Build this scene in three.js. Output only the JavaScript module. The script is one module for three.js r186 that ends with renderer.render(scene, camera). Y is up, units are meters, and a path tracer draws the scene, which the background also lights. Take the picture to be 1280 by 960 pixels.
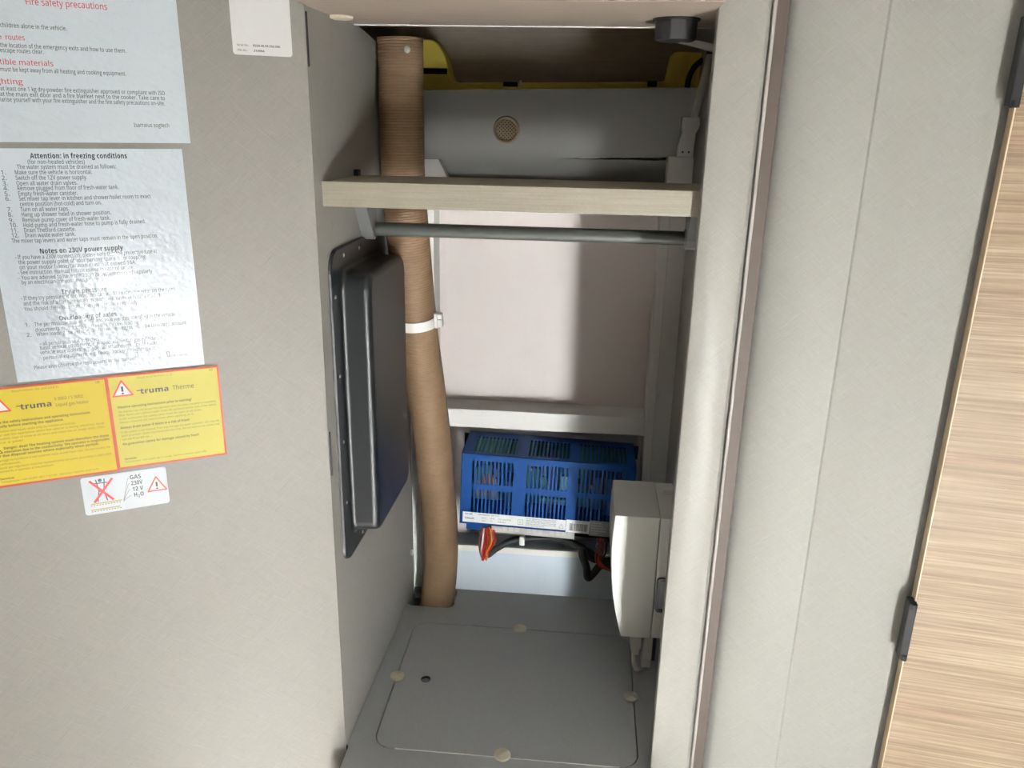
import * as THREE from 'three';
import { RoundedBoxGeometry } from 'three/addons/geometries/RoundedBoxGeometry.js';
import { mergeGeometries, mergeVertices, toCreasedNormals } from 'three/addons/utils/BufferGeometryUtils.js';
import { RectAreaLightUniformsLib } from 'three/addons/lights/RectAreaLightUniformsLib.js';

// ---------------------------------------------------------------- camera, sky, light, exposure
const scene = new THREE.Scene();
const U = 1.1, EYE = 1.55;                       // one survey unit in metres, eye height
const V = (x, y, z) => new THREE.Vector3(x * U, EYE + y * U, z * U);
const camera = new THREE.PerspectiveCamera(51.137, 1280 / 960, 0.05, 60);
camera.matrixAutoUpdate = true;
{
  const m = new THREE.Matrix4().set(
    0.99554062, -0.04644093, 0.08211037, 0,
    0.01862878, 0.95006777, 0.31148709, EYE,
    -0.09247617, -0.30856843, 0.94669619, 0,
    0, 0, 0, 1);
  m.decompose(camera.position, camera.quaternion, camera.scale);
}
scene.add(camera);
scene.background = new THREE.Color(0.86, 0.93, 1.0);      // overcast daylight outside the entrance
scene.backgroundIntensity = 4;
RectAreaLightUniformsLib.init();
// daylight standing in the entrance opening behind the camera
const OPEN = { x0: 0.64, x1: 0.77, y0: 0.22, y1: 0.80, z: 0.75 };
const day = new THREE.RectAreaLight(new THREE.Color(0.97, 0.99, 1.0), 186, OPEN.x1 - OPEN.x0, OPEN.y1 - OPEN.y0);
day.position.set((OPEN.x0 + OPEN.x1) / 2, (OPEN.y0 + OPEN.y1) / 2, OPEN.z - 0.005);
day.lookAt(day.position.x, day.position.y, -5);
day.name = 'entrance_daylight';
scene.add(day);
// sun falling steeply through the entrance onto the vehicle floor
const sun = new THREE.DirectionalLight(new THREE.Color(1.0, 0.99, 0.97), 1500);
sun.position.set(-0.095 + 0.8 * 5, 0.62 * 5, -0.45 + 1.2 * 5); sun.target.position.set(-0.095, 0, -0.45);
sun.castShadow = true; sun.shadow.mapSize.set(2048, 2048);
Object.assign(sun.shadow.camera, { left: -3, right: 3, top: 3, bottom: -3, near: 0.5, far: 15 });
sun.name = 'sun'; scene.add(sun); scene.add(sun.target);

const renderer = new THREE.WebGLRenderer({ antialias: true });
renderer.toneMapping = THREE.LinearToneMapping;
renderer.toneMappingExposure = 1.2;
renderer.shadowMap.enabled = true;

// ---------------------------------------------------------------- helpers
let seed = 12345;
const rnd = () => { seed = (seed * 1664525 + 1013904223) >>> 0; return seed / 4294967296; };
const used = {};
function numbered(n) { const k = used[n] = (used[n] ?? -1) + 1; return k ? `${n}_${String(k).padStart(3, '0')}` : n; }
function metreUV(g) {
  const p = g.attributes.position, n = g.attributes.normal, uv = new Float32Array(p.count * 2);
  for (let i = 0; i < p.count; i++) {
    const ax = Math.abs(n.getX(i)), ay = Math.abs(n.getY(i)), az = Math.abs(n.getZ(i));
    let a, b;
    if (az >= ax && az >= ay) { a = p.getX(i); b = p.getY(i); } else if (ax >= ay) { a = -p.getZ(i); b = p.getY(i); } else { a = p.getX(i); b = -p.getZ(i); }
    uv[2 * i] = a; uv[2 * i + 1] = b;
  }
  g.setAttribute('uv', new THREE.BufferAttribute(uv, 2));
  return g;
}
// axis-aligned board between two corners in survey units
function board(x0, x1, y0, y1, z0, z1, r = 0.0012) {
  const a = V(Math.min(x0, x1), Math.min(y0, y1), Math.min(z0, z1)), b = V(Math.max(x0, x1), Math.max(y0, y1), Math.max(z0, z1));
  const s = b.clone().sub(a), rr = Math.min(r, s.x * 0.45, s.y * 0.45, s.z * 0.45);
  const g = r > 0 ? new RoundedBoxGeometry(s.x, s.y, s.z, 2, rr) : new THREE.BoxGeometry(s.x, s.y, s.z);
  g.translate((a.x + b.x) / 2, (a.y + b.y) / 2, (a.z + b.z) / 2);
  return metreUV(g);
}
// box in metres, centred
function block(w, h, d, r = 0.001, x = 0, y = 0, z = 0) {
  const g = r > 0 ? new RoundedBoxGeometry(w, h, d, 2, Math.min(r, w * 0.45, h * 0.45, d * 0.45)) : new THREE.BoxGeometry(w, h, d);
  g.translate(x, y, z);
  return metreUV(g);
}
const shapeOf = (pts) => new THREE.Shape(pts.map(([a, b]) => new THREE.Vector2(a, b)));
function roundRect(x0, y0, x1, y1, r, T = THREE.Shape) {
  const s = new T();
  s.moveTo(x0 + r, y0); s.lineTo(x1 - r, y0); s.absarc(x1 - r, y0 + r, r, -Math.PI / 2, 0); s.lineTo(x1, y1 - r);
  s.absarc(x1 - r, y1 - r, r, 0, Math.PI / 2); s.lineTo(x0 + r, y1); s.absarc(x0 + r, y1 - r, r, Math.PI / 2, Math.PI);
  s.lineTo(x0, y0 + r); s.absarc(x0 + r, y0 + r, r, Math.PI, 1.5 * Math.PI);
  return s;
}
const ext = (s, d, bevel = 0) => new THREE.ExtrudeGeometry(s, { depth: d, curveSegments: 10, bevelEnabled: bevel > 0, bevelSize: bevel, bevelThickness: bevel, bevelSegments: 3, bevelOffset: -bevel });
// vertical prism with a footprint of (x, z) survey points
function prism(pts, y0, y1) {
  const g = ext(shapeOf(pts.map(([x, z]) => [x * U, -z * U])), (y1 - y0) * U);
  g.rotateX(-Math.PI / 2); g.translate(0, EYE + y0 * U, 0);
  g.computeVertexNormals();
  return metreUV(g);
}
function tube(pts, r, seg = 40, rad = 10) {
  return new THREE.TubeGeometry(new THREE.CatmullRomCurve3(pts), seg, r, rad, false);
}
function cyl(r, h, seg = 28, r2 = r) { return new THREE.CylinderGeometry(r2, r, h, seg); }
function mesh(name, g, m, parent) {
  const o = new THREE.Mesh(g, m); o.name = numbered(name); o.castShadow = o.receiveShadow = true;
  parent.add(o); return o;
}
// a thing with parts: built in world coordinates, then rebased onto the middle of its foot
function thing(name, label, category, build, group) {
  const o = new THREE.Group(); o.name = numbered(name);
  build(o);
  const b = new THREE.Box3().setFromObject(o), c = new THREE.Vector3((b.min.x + b.max.x) / 2, b.min.y, (b.min.z + b.max.z) / 2);
  for (const k of o.children) k.position.sub(c);
  o.position.copy(c); o.userData = { label, category };
  if (group) o.userData.group = group;
  scene.add(o); return o;
}
function single(name, label, category, g, m, group) {
  g.computeBoundingBox();
  const b = g.boundingBox, c = new THREE.Vector3((b.min.x + b.max.x) / 2, b.min.y, (b.min.z + b.max.z) / 2);
  g.translate(-c.x, -c.y, -c.z);
  const o = mesh(name, g, m, scene); o.position.copy(c); o.userData = { label, category };
  if (group) o.userData.group = group;
  return o;
}
function struct(name, g, m, parent = scene) {
  const o = mesh(name, g, m, parent);
  if (parent === scene) o.userData = { kind: 'structure' };
  return o;
}

// ---------------------------------------------------------------- materials
const srgb = (r, g, b) => new THREE.Color().setRGB(r / 255, g / 255, b / 255, THREE.SRGBColorSpace);
function canvasTexture(w, h, paint, color = true) {
  const c = document.createElement('canvas'); c.width = w; c.height = h;
  paint(c.getContext('2d'), w, h);
  const t = new THREE.CanvasTexture(c);
  t.wrapS = t.wrapT = THREE.RepeatWrapping; t.magFilter = THREE.LinearFilter; t.anisotropy = 8;
  if (color) t.colorSpace = THREE.SRGBColorSpace;
  return t;
}
function wrapLine(c, w, h, x, y, dx, dy) {
  for (const ox of [-w, 0, w]) for (const oy of [-h, 0, h]) {
    if (Math.max(x, x + dx) + ox < 0 || Math.min(x, x + dx) + ox > w || Math.max(y, y + dy) + oy < 0 || Math.min(y, y + dy) + oy > h) continue;
    c.beginPath(); c.moveTo(x + ox, y + oy); c.lineTo(x + dx + ox, y + dy + oy); c.stroke();
  }
}
// cross-hatched furniture foil: short crossing strokes, printed and embossed
function hatch(n, strength, bg) {
  return (c, w, h) => {
    c.fillStyle = bg; c.fillRect(0, 0, w, h);
    for (let i = 0; i < n; i++) {
      const a = (rnd() < 0.5 ? 1 : -1) * (0.72 + (rnd() - 0.5) * 0.22), l = 12 + rnd() * rnd() * 110;
      const light = rnd() < 0.85;
      c.strokeStyle = light ? `rgba(255,255,255,${strength * (0.3 + rnd())})` : `rgba(0,0,0,${strength * 0.35 * (0.3 + rnd())})`;
      c.lineWidth = 0.8 + rnd() * 1.1;
      wrapLine(c, w, h, rnd() * w, rnd() * h, Math.cos(a) * l, Math.sin(a) * l);
    }
  };
}
const foilMap = canvasTexture(1024, 1024, hatch(9000, 0.12, 'rgb(208,208,208)'));
const foilBump = canvasTexture(1024, 1024, hatch(9000, 0.3, 'rgb(96,96,96)'), false);
for (const t of [foilMap, foilBump]) t.repeat.set(1 / 0.34, 1 / 0.34);
function foil(color, rough = 0.42, bump = 0.00022) {
  return new THREE.MeshStandardMaterial({ color, map: foilMap, bumpMap: foilBump, bumpScale: bump, roughness: rough });
}
// value noise that tiles
function noise2(w, h, cx, cy) {
  const g = new Float32Array(cx * cy); for (let i = 0; i < g.length; i++) g[i] = rnd();
  const s = (t) => t * t * (3 - 2 * t), out = new Float32Array(w * h);
  for (let y = 0; y < h; y++) for (let x = 0; x < w; x++) {
    const fx = x / w * cx, fy = y / h * cy, ix = Math.floor(fx), iy = Math.floor(fy), tx = s(fx - ix), ty = s(fy - iy);
    const a = g[(iy % cy) * cx + ix % cx], b = g[(iy % cy) * cx + (ix + 1) % cx], d = g[((iy + 1) % cy) * cx + ix % cx], e = g[((iy + 1) % cy) * cx + (ix + 1) % cx];
    out[y * w + x] = (a + (b - a) * tx) * (1 - ty) + (d + (e - d) * tx) * ty;
  }
  return out;
}
function dataTexture(w, h, f, color = true) {
  const d = new Uint8Array(w * h * 4);
  for (let i = 0; i < w * h; i++) { const c = f(i); d[4 * i] = c[0]; d[4 * i + 1] = c[1]; d[4 * i + 2] = c[2]; d[4 * i + 3] = 255; }
  const t = new THREE.DataTexture(d, w, h); t.magFilter = THREE.LinearFilter; t.wrapS = t.wrapT = THREE.RepeatWrapping;
  if (color) t.colorSpace = THREE.SRGBColorSpace; t.needsUpdate = true; return t;
}
// pale wood decor with fine sideways grain
const woodMap = (() => {
  const w = 512, h = 1024, a = noise2(w, h, 3, 22), b = noise2(w, h, 4, 90), c = noise2(w, h, 7, 330), d = noise2(w, h, 3, 14), e = noise2(w, h, 60, 512);
  const mix = (p, q, t) => p + (q - p) * t;
  return dataTexture(w, h, (i) => {
    const lines = Math.min(1, Math.max(0, 0.28 * a[i] + 0.34 * b[i] + 0.5 * c[i] + 0.1 * e[i] - 0.14));
    const k = Math.pow(lines, 1.15), pink = Math.max(0, d[i] * b[i] * 2.4 - 1.0);
    return [mix(112, 170, k), mix(90, 153, k) - 8 * pink, mix(66, 127, k) - 5 * pink].map((v) => Math.max(0, Math.min(255, v)));
  });
})();
woodMap.repeat.set(1 / 0.6, 1 / 0.42);
// brushed-linen decor of shelf and ceiling
const linen = (() => {
  const w = 512, h = 512, a = noise2(w, h, 5, 200), b = noise2(w, h, 160, 256), c = noise2(w, h, 10, 60);
  return dataTexture(w, h, (i) => { const v = 214 + 15 * a[i] + 9 * b[i] + 8 * c[i] - 4; return [v, v, v]; });
})();
linen.repeat.set(1 / 0.3, 1 / 0.3);
const speck = (() => {
  const w = 512, h = 512, a = noise2(w, h, 256, 256), b = noise2(w, h, 128, 128);
  return dataTexture(w, h, (i) => { const v = 234 + 9 * a[i] + 8 * b[i]; return [v, v, v]; });
})();
speck.repeat.set(1 / 0.25, 1 / 0.25);
const std = (color, roughness, extra = {}) => new THREE.MeshStandardMaterial({ color, roughness, ...extra });
const M = {
  doorFoil: foil(srgb(160, 156, 148), 0.5),
  frameFoil: foil(srgb(174, 171, 163), 0.45),
  panelFoil: foil(srgb(172, 170, 163), 0.58),
  innerFoil: foil(srgb(178, 175, 167), 0.5, 0.00012),
  taupe: std(srgb(68, 58, 50), 0.6),
  bead: std(srgb(160, 155, 148), 0.5),
  wood: std(srgb(244, 244, 244), 0.55, { map: woodMap }),
  edgeBand: std(srgb(205, 184, 150), 0.5),
  floorFoil: std(srgb(198, 201, 202), 0.45, { map: speck }),
  backWhite: std(srgb(230, 221, 217), 0.55),
  returnGrey: std(srgb(158, 155, 151), 0.55),
  railWhite: std(srgb(240, 239, 234), 0.5),
  boardWhite: std(srgb(216, 228, 238), 0.45),
  shelf: std(srgb(174, 166, 149), 0.45, { map: linen }),
  ceiling: std(srgb(188, 173, 158), 0.55, { map: linen }),
  unitGrey: std(srgb(90, 90, 87), 0.65),
  rodGrey: std(srgb(62, 66, 63), 0.42),
  bracket: std(srgb(116, 117, 116), 0.45),
  black: std(srgb(12, 17, 20), 0.4),
  latchGrey: std(srgb(50, 54, 58), 0.42),
  blackMatte: std(srgb(13, 13, 15), 0.68),
  cable: std(srgb(15, 15, 18), 0.55),
  cap: std(srgb(230, 222, 200), 0.5),
  screw: std(srgb(190, 190, 190), 0.3, { metalness: 0.9 }),
  white: std(srgb(232, 230, 226), 0.45),
  box: std(srgb(240, 241, 234), 0.48),
  plugGrey: std(srgb(206, 205, 200), 0.5),
  socketGrey: std(srgb(196, 196, 191), 0.5),
  blue: new THREE.MeshPhysicalMaterial({ color: srgb(2, 64, 130), roughness: 0.6, specularIntensity: 0.45 }),
  blueTop: new THREE.MeshPhysicalMaterial({ color: srgb(2, 64, 130), roughness: 0.38, specularIntensity: 0.8 }),
  pcb: std(srgb(20, 96, 70), 0.5),
  pcbPale: std(srgb(90, 140, 130), 0.5), steelGrey: std(srgb(96, 96, 100), 0.5), capBlack: std(srgb(34, 32, 44), 0.5), sink: std(srgb(48, 46, 58), 0.55),
  copper: std(srgb(150, 96, 60), 0.4, { metalness: 0.6 }),
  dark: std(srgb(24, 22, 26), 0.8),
  yellow: std(srgb(250, 226, 96), 0.5),
  red: std(srgb(190, 44, 28), 0.5), orange: std(srgb(226, 122, 46), 0.5), brownWire: std(srgb(120, 60, 46), 0.55),
  roofLining: std(srgb(226, 226, 222), 0.8), shell: std(srgb(120, 108, 96), 0.7), lino: std(srgb(160, 157, 152), 0.6), plinth: std(srgb(190, 184, 176), 0.6), ground: std(srgb(170, 166, 158), 0.9),
};
// ribbed paper duct
const ductBump = canvasTexture(8, 64, (c, w, h) => { for (let y = 0; y < h; y++) { const v = Math.round(128 + 110 * Math.sin(y / h * 2 * Math.PI)); c.fillStyle = `rgb(${v},${v},${v})`; c.fillRect(0, y, w, 1); } }, false);
const ductMap = (() => {
  const w = 128, h = 512, a = noise2(w, h, 8, 16), b = noise2(w, h, 2, 256), c = noise2(w, h, 64, 256);
  return dataTexture(w, h, (i) => { const v = 0.88 + 0.08 * a[i] + 0.05 * b[i] + 0.05 * c[i]; return [124 * v, 100 * v, 74 * v]; });
})();
M.duct = std(0xffffff, 0.62, { map: ductMap, bumpMap: ductBump, bumpScale: 0.0005 });

// ---------------------------------------------------------------- the setting
// floor of the cupboard: one board with an opening for the lid and a notch for the duct
const FY = -0.947;
{
  const s = shapeOf([[-0.352, 1.004], [-0.336, 1.004], [-0.336, 0.945], [0.1362, 0.945], [0.1362, 1.004], [0.184, 1.004], [0.184, 1.475], [-0.352, 1.475]].map(([a, b]) => [a * U, b * U]));
  s.holes.push(roundRect(-0.2995 * U, 1.0065 * U, 0.1215 * U, 1.3445 * U, 0.03 * U, THREE.Path));
  s.holes.push(roundRect(-0.330 * U, 1.398 * U, -0.233 * U, 1.469 * U, 0.014 * U, THREE.Path));
  const g = ext(s, 0.016 * U); g.rotateX(-Math.PI / 2); g.translate(0, EYE + (FY - 0.016) * U, 0); g.computeVertexNormals();
  struct('floor', metreUV(g), M.floorFoil);
}
struct('floor_base', board(-0.352, 0.184, -1.40, -1.385, -1.55, -1.01, 0), M.plinth);
// left wall with its cut-off upper back corner
{
  const pts = [[-1.0, -1.02], [-1.0, 0.124], [-1.194, 0.127], [-1.335, 0.107], [-1.54, 0.075], [-1.54, -1.02]];
  const g = ext(shapeOf(pts.map(([z, y]) => [-(z + 1.0) * U, EYE + y * U])), 0.016 * U);
  g.rotateY(Math.PI / 2 - Math.atan2(0.011, 0.467)); // shape x runs into the depth
  g.translate(-0.339 * U, 0, -1.0 * U);
  // shift so the visible face lies on the wall plane
  g.translate(-0.016 * U, 0, 0);
  g.computeVertexNormals();
  struct('wall_left', metreUV(g), M.innerFoil);
}
struct('wall_right', prism([[0.171, -1.012], [0.1815, -1.54], [0.1975, -1.54], [0.187, -1.012]], -1.02, 0.3), M.innerFoil);
struct('wall_back', board(-0.46, 0.30, -1.02, 0.30, -1.545, -1.527, 0), M.backWhite);
struct('wall_cavity', board(-0.475, -0.46, -1.02, 0.30, -1.545, -1.0, 0), M.innerFoil);
struct('ceiling', board(-0.352, 0.186, 0.124, 0.138, -1.193, -1.004, 0.0015), M.ceiling);
struct('ceiling_front', board(-0.336, 0.1362, 0.124, 0.138, -1.004, -0.95, 0), M.ceiling);
struct('ceiling_upper', board(-0.475, 0.30, 0.26, 0.275, -1.545, -0.995, 0), M.innerFoil);
struct('trim_1', board(-0.348, 0.184, 0.1225, 0.1365, -1.1965, -1.1932, 0.0008), M.railWhite);
struct('wall_back_upper', board(-0.46, 0.19, 0.0, 0.26, -1.527, -1.518, 0), M.ceiling);
// frame of posts and rails against the back wall
struct('trim_2', board(-0.335, -0.277, FY, 0.03, -1.527, -1.467, 0.002), M.railWhite);
struct('trim_3', board(0.133, 0.182, FY, 0.03, -1.527, -1.467, 0.002), M.railWhite);
struct('trim_4', board(0.147, 0.150, FY, -0.145, -1.467, -1.4645, 0.001), M.railWhite);
struct('trim_5', board(-0.277, 0.133, -0.577, -0.539, -1.527, -1.467, 0.002), M.railWhite);
struct('trim_6', board(-0.277, 0.133, -0.157, -0.10, -1.527, -1.467, 0.002), M.railWhite);
struct('trim_7', board(-0.335, 0.182, FY - 0.03, -0.842, -1.527, -1.4695, 0.003), M.boardWhite);
struct('trim_11', board(-0.335, 0.182, -0.853, -0.839, -1.475, -1.466, 0.0015), M.railWhite);
// front of the furniture: upright, edging profile, neighbouring panel with a bent ridge
{
  const s = new THREE.Shape();
  const q = (x, z) => [x * U, -z * U];
  s.moveTo(...q(0.139, -1.0)); s.lineTo(...q(0.183, -1.0)); s.quadraticCurveTo(...q(0.194, -1.0005), ...q(0.1965, -1.0085)); s.lineTo(...q(0.1965, -1.02));
  s.lineTo(...q(0.137, -1.02)); s.lineTo(...q(0.137, -1.002)); s.quadraticCurveTo(...q(0.137, -1.0), ...q(0.139, -1.0));
  let g = ext(s, 1.5 * U); g.rotateX(-Math.PI / 2); g.translate(0, EYE - 1.1 * U, 0);
  g = toCreasedNormals(g, 0.5); struct('trim_8', metreUV(g), M.frameFoil);
}
{
  const s = new THREE.Shape(), q = (x, z) => [x * U, -z * U];
  s.moveTo(...q(0.2022, -1.0075)); s.lineTo(...q(0.2165, -1.009)); s.lineTo(...q(0.2175, -1.03)); s.lineTo(...q(0.2022, -1.03)); s.lineTo(...q(0.2022, -1.0075));
  struct('trim_10', board(0.1975, 0.2018, -1.1, 0.4, -1.03, -1.0035, 0.0016), M.bead);
  let g = ext(s, 1.5 * U); g.rotateX(-Math.PI / 2); g.translate(0, EYE - 1.1 * U, 0);
  g = toCreasedNormals(g, 0.5); struct('trim_9', metreUV(g), M.taupe);
}
{
  const s = new THREE.Shape(), q = (x, z) => [x * U, -z * U];
  s.moveTo(...q(0.2205, -1.029)); s.quadraticCurveTo(...q(0.221, -1.0255), ...q(0.2245, -1.0232)); s.bezierCurveTo(...q(0.239, -1.0125), ...q(0.268, -1.0038), ...q(0.3215, -1.0035)); s.lineTo(...q(0.3228, -1.0020)); s.quadraticCurveTo(...q(0.3240, -1.0014), ...q(0.3252, -1.0022)); s.lineTo(...q(0.3310, -1.0042));
  s.lineTo(...q(0.56, -1.016)); s.lineTo(...q(0.56, -1.034)); s.lineTo(...q(0.2205, -1.034)); s.lineTo(...q(0.2205, -1.029));
  let g = ext(s, 1.5 * U); g.rotateX(-Math.PI / 2); g.translate(0, EYE - 1.1 * U, 0);
  g = toCreasedNormals(g, 0.35); struct('wall_right_front', metreUV(g), M.panelFoil);
}
struct('wall_front_backing', board(0.186, 2.2, -1.41, 0.40, -1.06, -1.035, 0), M.plinth);
struct('wall_front_right', board(0.562, 2.2, -1.41, 0.40, -1.04, -1.01, 0), M.plinth);
struct('wall_front_left', board(-1.7, -0.356, -1.41, 0.40, -1.03, -1.005, 0), M.plinth);
struct('wall_front_below', board(-0.336, 0.1362, -1.41, FY - 0.016, -1.01, -0.95, 0), M.plinth);
struct('wall_front_above', board(-0.356, 0.20, 0.138, 0.40, -1.02, -0.998, 0), M.plinth);
// the rest of the vehicle behind the camera
{
  const m = (x0, x1, y0, y1, z0, z1) => { const g = new THREE.BoxGeometry(x1 - x0, y1 - y0, z1 - z0); g.translate((x0 + x1) / 2, (y0 + y1) / 2, (z0 + z1) / 2); return metreUV(g); };
  const zf = -1.14, zb = OPEN.z, t = 0.04, x0 = -1.8, x1 = 2.3, h = 1.98;
  struct('vehicle_floor', m(x0 - t, x1 + t, -t, 0, -1.8, zb + t), M.lino);
  struct('vehicle_ceiling', m(x0 - t, x1 + t, h, h + t, -1.8, zb + t), M.roofLining);
  struct('wall_side_left', m(x0 - t, x0, 0, h, -1.8, zb + t), M.shell);
  struct('wall_side_right', m(x1, x1 + t, 0, h, -1.8, zb + t), M.shell);
  struct('wall_outer', m(x0 - t, x1 + t, 0, h, -1.8, -1.76), M.shell);
  struct('wall_opposite', m(x0, OPEN.x0, 0, h, zb, zb + t), M.shell);
  struct('wall_opposite', m(OPEN.x1, x1, 0, h, zb, zb + t), M.shell);
  struct('wall_opposite', m(OPEN.x0, OPEN.x1, OPEN.y1, h, zb, zb + t), M.shell);
  struct('wall_opposite', m(OPEN.x0, OPEN.x1, 0, OPEN.y0, zb, zb + t), M.shell);
  struct('ground', m(-8, 8, -0.55, -0.45, -6, 10), M.ground);
}

// ---------------------------------------------------------------- floor lid, turn buttons
{
  const s = roundRect(-0.2978 * U, 1.0085 * U, 0.1198 * U, 1.3428 * U, 0.0285 * U);
  const hole = new THREE.Path(); hole.absarc(-0.2457 * U, 1.1765 * U, 0.0092 * U, 0, Math.PI * 2); s.holes.push(hole);
  thing('floor_lid', 'grey inspection lid with a round finger hole set flush into the cupboard floor', 'lid', (o) => {
    const g = ext(s, 0.016 * U); g.rotateX(-Math.PI / 2); g.translate(0, EYE + (FY - 0.0162) * U, 0); g.computeVertexNormals();
    mesh('panel', metreUV(g), M.floorFoil, o);
    const liner = (h, y, m) => { const c = new THREE.CylinderGeometry(0.0088 * U, 0.0088 * U, h * U, 32, 1, true); c.scale(-1, 1, 1); c.translate(-0.2457 * U, EYE + (FY - y) * U, -1.1765 * U); const x = m.clone(); x.side = THREE.DoubleSide; return mesh('hole_liner', c, x, o); };
    liner(0.0045, 0.0026, M.white).userData = { label: 'pale rim inside the finger hole' };
    mesh('front_edge', board(-0.262, 0.092, FY - 0.006, FY + 0.0006, -1.0086, -1.0066, 0.0006), M.white, o).userData = { label: 'pale bare front edge of the lid' };
  });
  const disc = () => { const p = [[0, 0], [0.0138, 0], [0.0142, 0.0012], [0.0138, 0.0036], [0.0126, 0.0044], [0, 0.0047]].map(([a, b]) => new THREE.Vector2(a, b)); return toCreasedNormals(new THREE.LatheGeometry(p, 36), 0.6); };
  for (const [x, z, label] of [
    [-0.0913, -1.343, 'beige round button at the back edge of the floor lid, nearest the white back board'],
    [-0.297, -1.177, 'beige round button on the left edge of the floor lid beside the finger hole'],
    [0.1158, -1.170, 'beige round button on the right edge of the floor lid below the fuse box'],
    [-0.0913, -1.0115, 'beige round button on the front edge of the floor lid, nearest the viewer']]) {
    const g = disc(); g.translate(x * U, EYE + FY * U, z * U);
    single('turn_button', label, 'button', g, M.cap, 'turn buttons that hold the floor lid');
  }
  const g = disc(); g.scale(1.25, 1, 1.25); g.rotateX(Math.PI); g.translate(-0.3265 * U, EYE + 0.124 * U, -1.103 * U);
  single('cover_cap', 'beige round cap on the cupboard ceiling above the left wall', 'cap', g, M.cap);
  const k = new THREE.CylinderGeometry(0.006, 0.007, 0.006, 20); k.rotateZ(Math.PI / 2); k.translate(-0.3275 * U, EYE - 0.852 * U, -1.445 * U);
  single('screw_cap', 'small white cap low on the left wall left of the brown duct', 'cap', k, M.white);
}

// ---------------------------------------------------------------- opened cupboard door on the left
const DOOR_TURN = Math.PI / 6, hinge = V(-0.3385, 0, -1.0);
const onDoor = (u, v, off = 0) => new THREE.Vector3(hinge.x - Math.cos(DOOR_TURN) * u * U + Math.sin(DOOR_TURN) * off, EYE + v * U, hinge.z + Math.sin(DOOR_TURN) * u * U + Math.cos(DOOR_TURN) * off);
thing('cupboard_door', 'cross-hatched greige cupboard door opened to the left with notices stuck on it', 'door', (o) => {
  const u0 = 0, u1 = 0.47, v0 = -1.06, v1 = 0.31, t = 0.017;
  const g = block((u1 - u0) * U, (v1 - v0) * U, t, 0.0018);
  const p = mesh('door_panel', g, M.doorFoil, o);
  p.position.copy(onDoor((u0 + u1) / 2, (v0 + v1) / 2, -t / 2)); p.rotation.y = DOOR_TURN;
  for (const [y0, y1] of [[0.057, 0.118], [-0.478, -0.412], [-0.99, -0.945]]) {
    const h = mesh('hinge', block(0.006, (y1 - y0) * U, 0.01, 0.0015), M.blackMatte, o);
    h.position.copy(onDoor(-0.0006, (y0 + y1) / 2, -0.007)); h.rotation.y = DOOR_TURN; h.userData = { label: 'black hinge knuckle' };
  }
});
// printed sheets: real thin sheets lying on the door, slightly wavy
// how far a loosely stuck sheet stands off the door: most near its middle, nothing at its edges
const ease = (t) => t * t * (3 - 2 * t);
const lift = (u, v) => ease(Math.max(0, u > -0.2 ? (0.5 - u) / 0.7 : (u + 0.5) / 0.3)) * ease(Math.max(0, v > 0.1 ? (0.5 - v) / 0.4 : (v + 0.5) / 0.6));
function sheetGeometry(w, h, t, wave, seedShift, nx = 48, ny = 64, r = 0, bulge = 0) {
  const g = r > 0 ? (() => { const e = new THREE.ExtrudeGeometry(roundRect(-w / 2, -h / 2, w / 2, h / 2, r), { depth: t, bevelEnabled: false, curveSegments: 8 }); e.translate(0, 0, -t / 2); return e; })() : new THREE.BoxGeometry(w, h, t, nx, ny, 1);
  const p = g.attributes.position, n = g.attributes.normal, uv = new Float32Array(p.count * 2);
  for (let i = 0; i < p.count; i++) {
    const x = p.getX(i), y = p.getY(i), a = x * 1 + seedShift;
    uv[2 * i] = x / w + 0.5; uv[2 * i + 1] = y / h + 0.5;
    if (wave) p.setZ(i, p.getZ(i) + wave * (Math.sin(a * 31 + y * 17) * 0.5 + Math.sin(a * 67 - y * 43 + 2) * 0.32 + Math.sin(y * 91 + a * 22) * 0.22 + 1.04) + bulge * lift(x / w, y / h));
  }
  g.setAttribute('uv', new THREE.BufferAttribute(uv, 2));
  if (wave) { // smooth normals on the face, from the wave
    g.computeVertexNormals();
  }
  return g;
}
function printed(u0, u1, v0, v1, ppu, bg, paint) {            // canvas whose coordinates are door units
  const W = Math.round((u1 - u0) * ppu), H = Math.round((v1 - v0) * ppu);
  return canvasTexture(W, H, (c) => {
    c.fillStyle = bg; c.fillRect(0, 0, W, H);
    const X = (u) => (u1 - u) * ppu, Y = (v) => (v1 - v) * ppu;
    const line = (text, ua, ub, v, size, color = '#3a3c40', font = '') => {
      c.font = `${font} ${(size * ppu).toFixed(1)}px sans-serif`; c.fillStyle = color; c.textBaseline = 'middle'; c.textAlign = 'left';
      const m = c.measureText(text).width, want = (ua - ub) * ppu;
      c.save(); c.translate(X(ua), Y(v)); c.scale(want / m, 1); c.fillText(text, 0, 0); c.restore();
    };
    const tri = (ul, ur, vb, vt, lw, fill = '#d8d6d0') => {
      c.beginPath(); c.moveTo(X(ul), Y(vb)); c.lineTo(X(ur), Y(vb)); c.lineTo(X((ul + ur) / 2), Y(vt)); c.closePath();
      c.fillStyle = fill; c.fill(); c.lineWidth = lw * ppu; c.strokeStyle = '#c8402e'; c.lineJoin = 'round'; c.stroke();
      c.fillStyle = '#2c2c34'; const w = (ul - ur) * 0.1 * ppu, xm = X((ul + ur) / 2), hh = (vt - vb);
      c.fillRect(xm - w / 2, Y(vb + hh * 0.62), w, hh * 0.34 * ppu); c.fillRect(xm - w / 2, Y(vb + hh * 0.2), w, hh * 0.1 * ppu);
    };
    paint({ c, X, Y, line, tri, W, H, ppu });
  });
}
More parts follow.
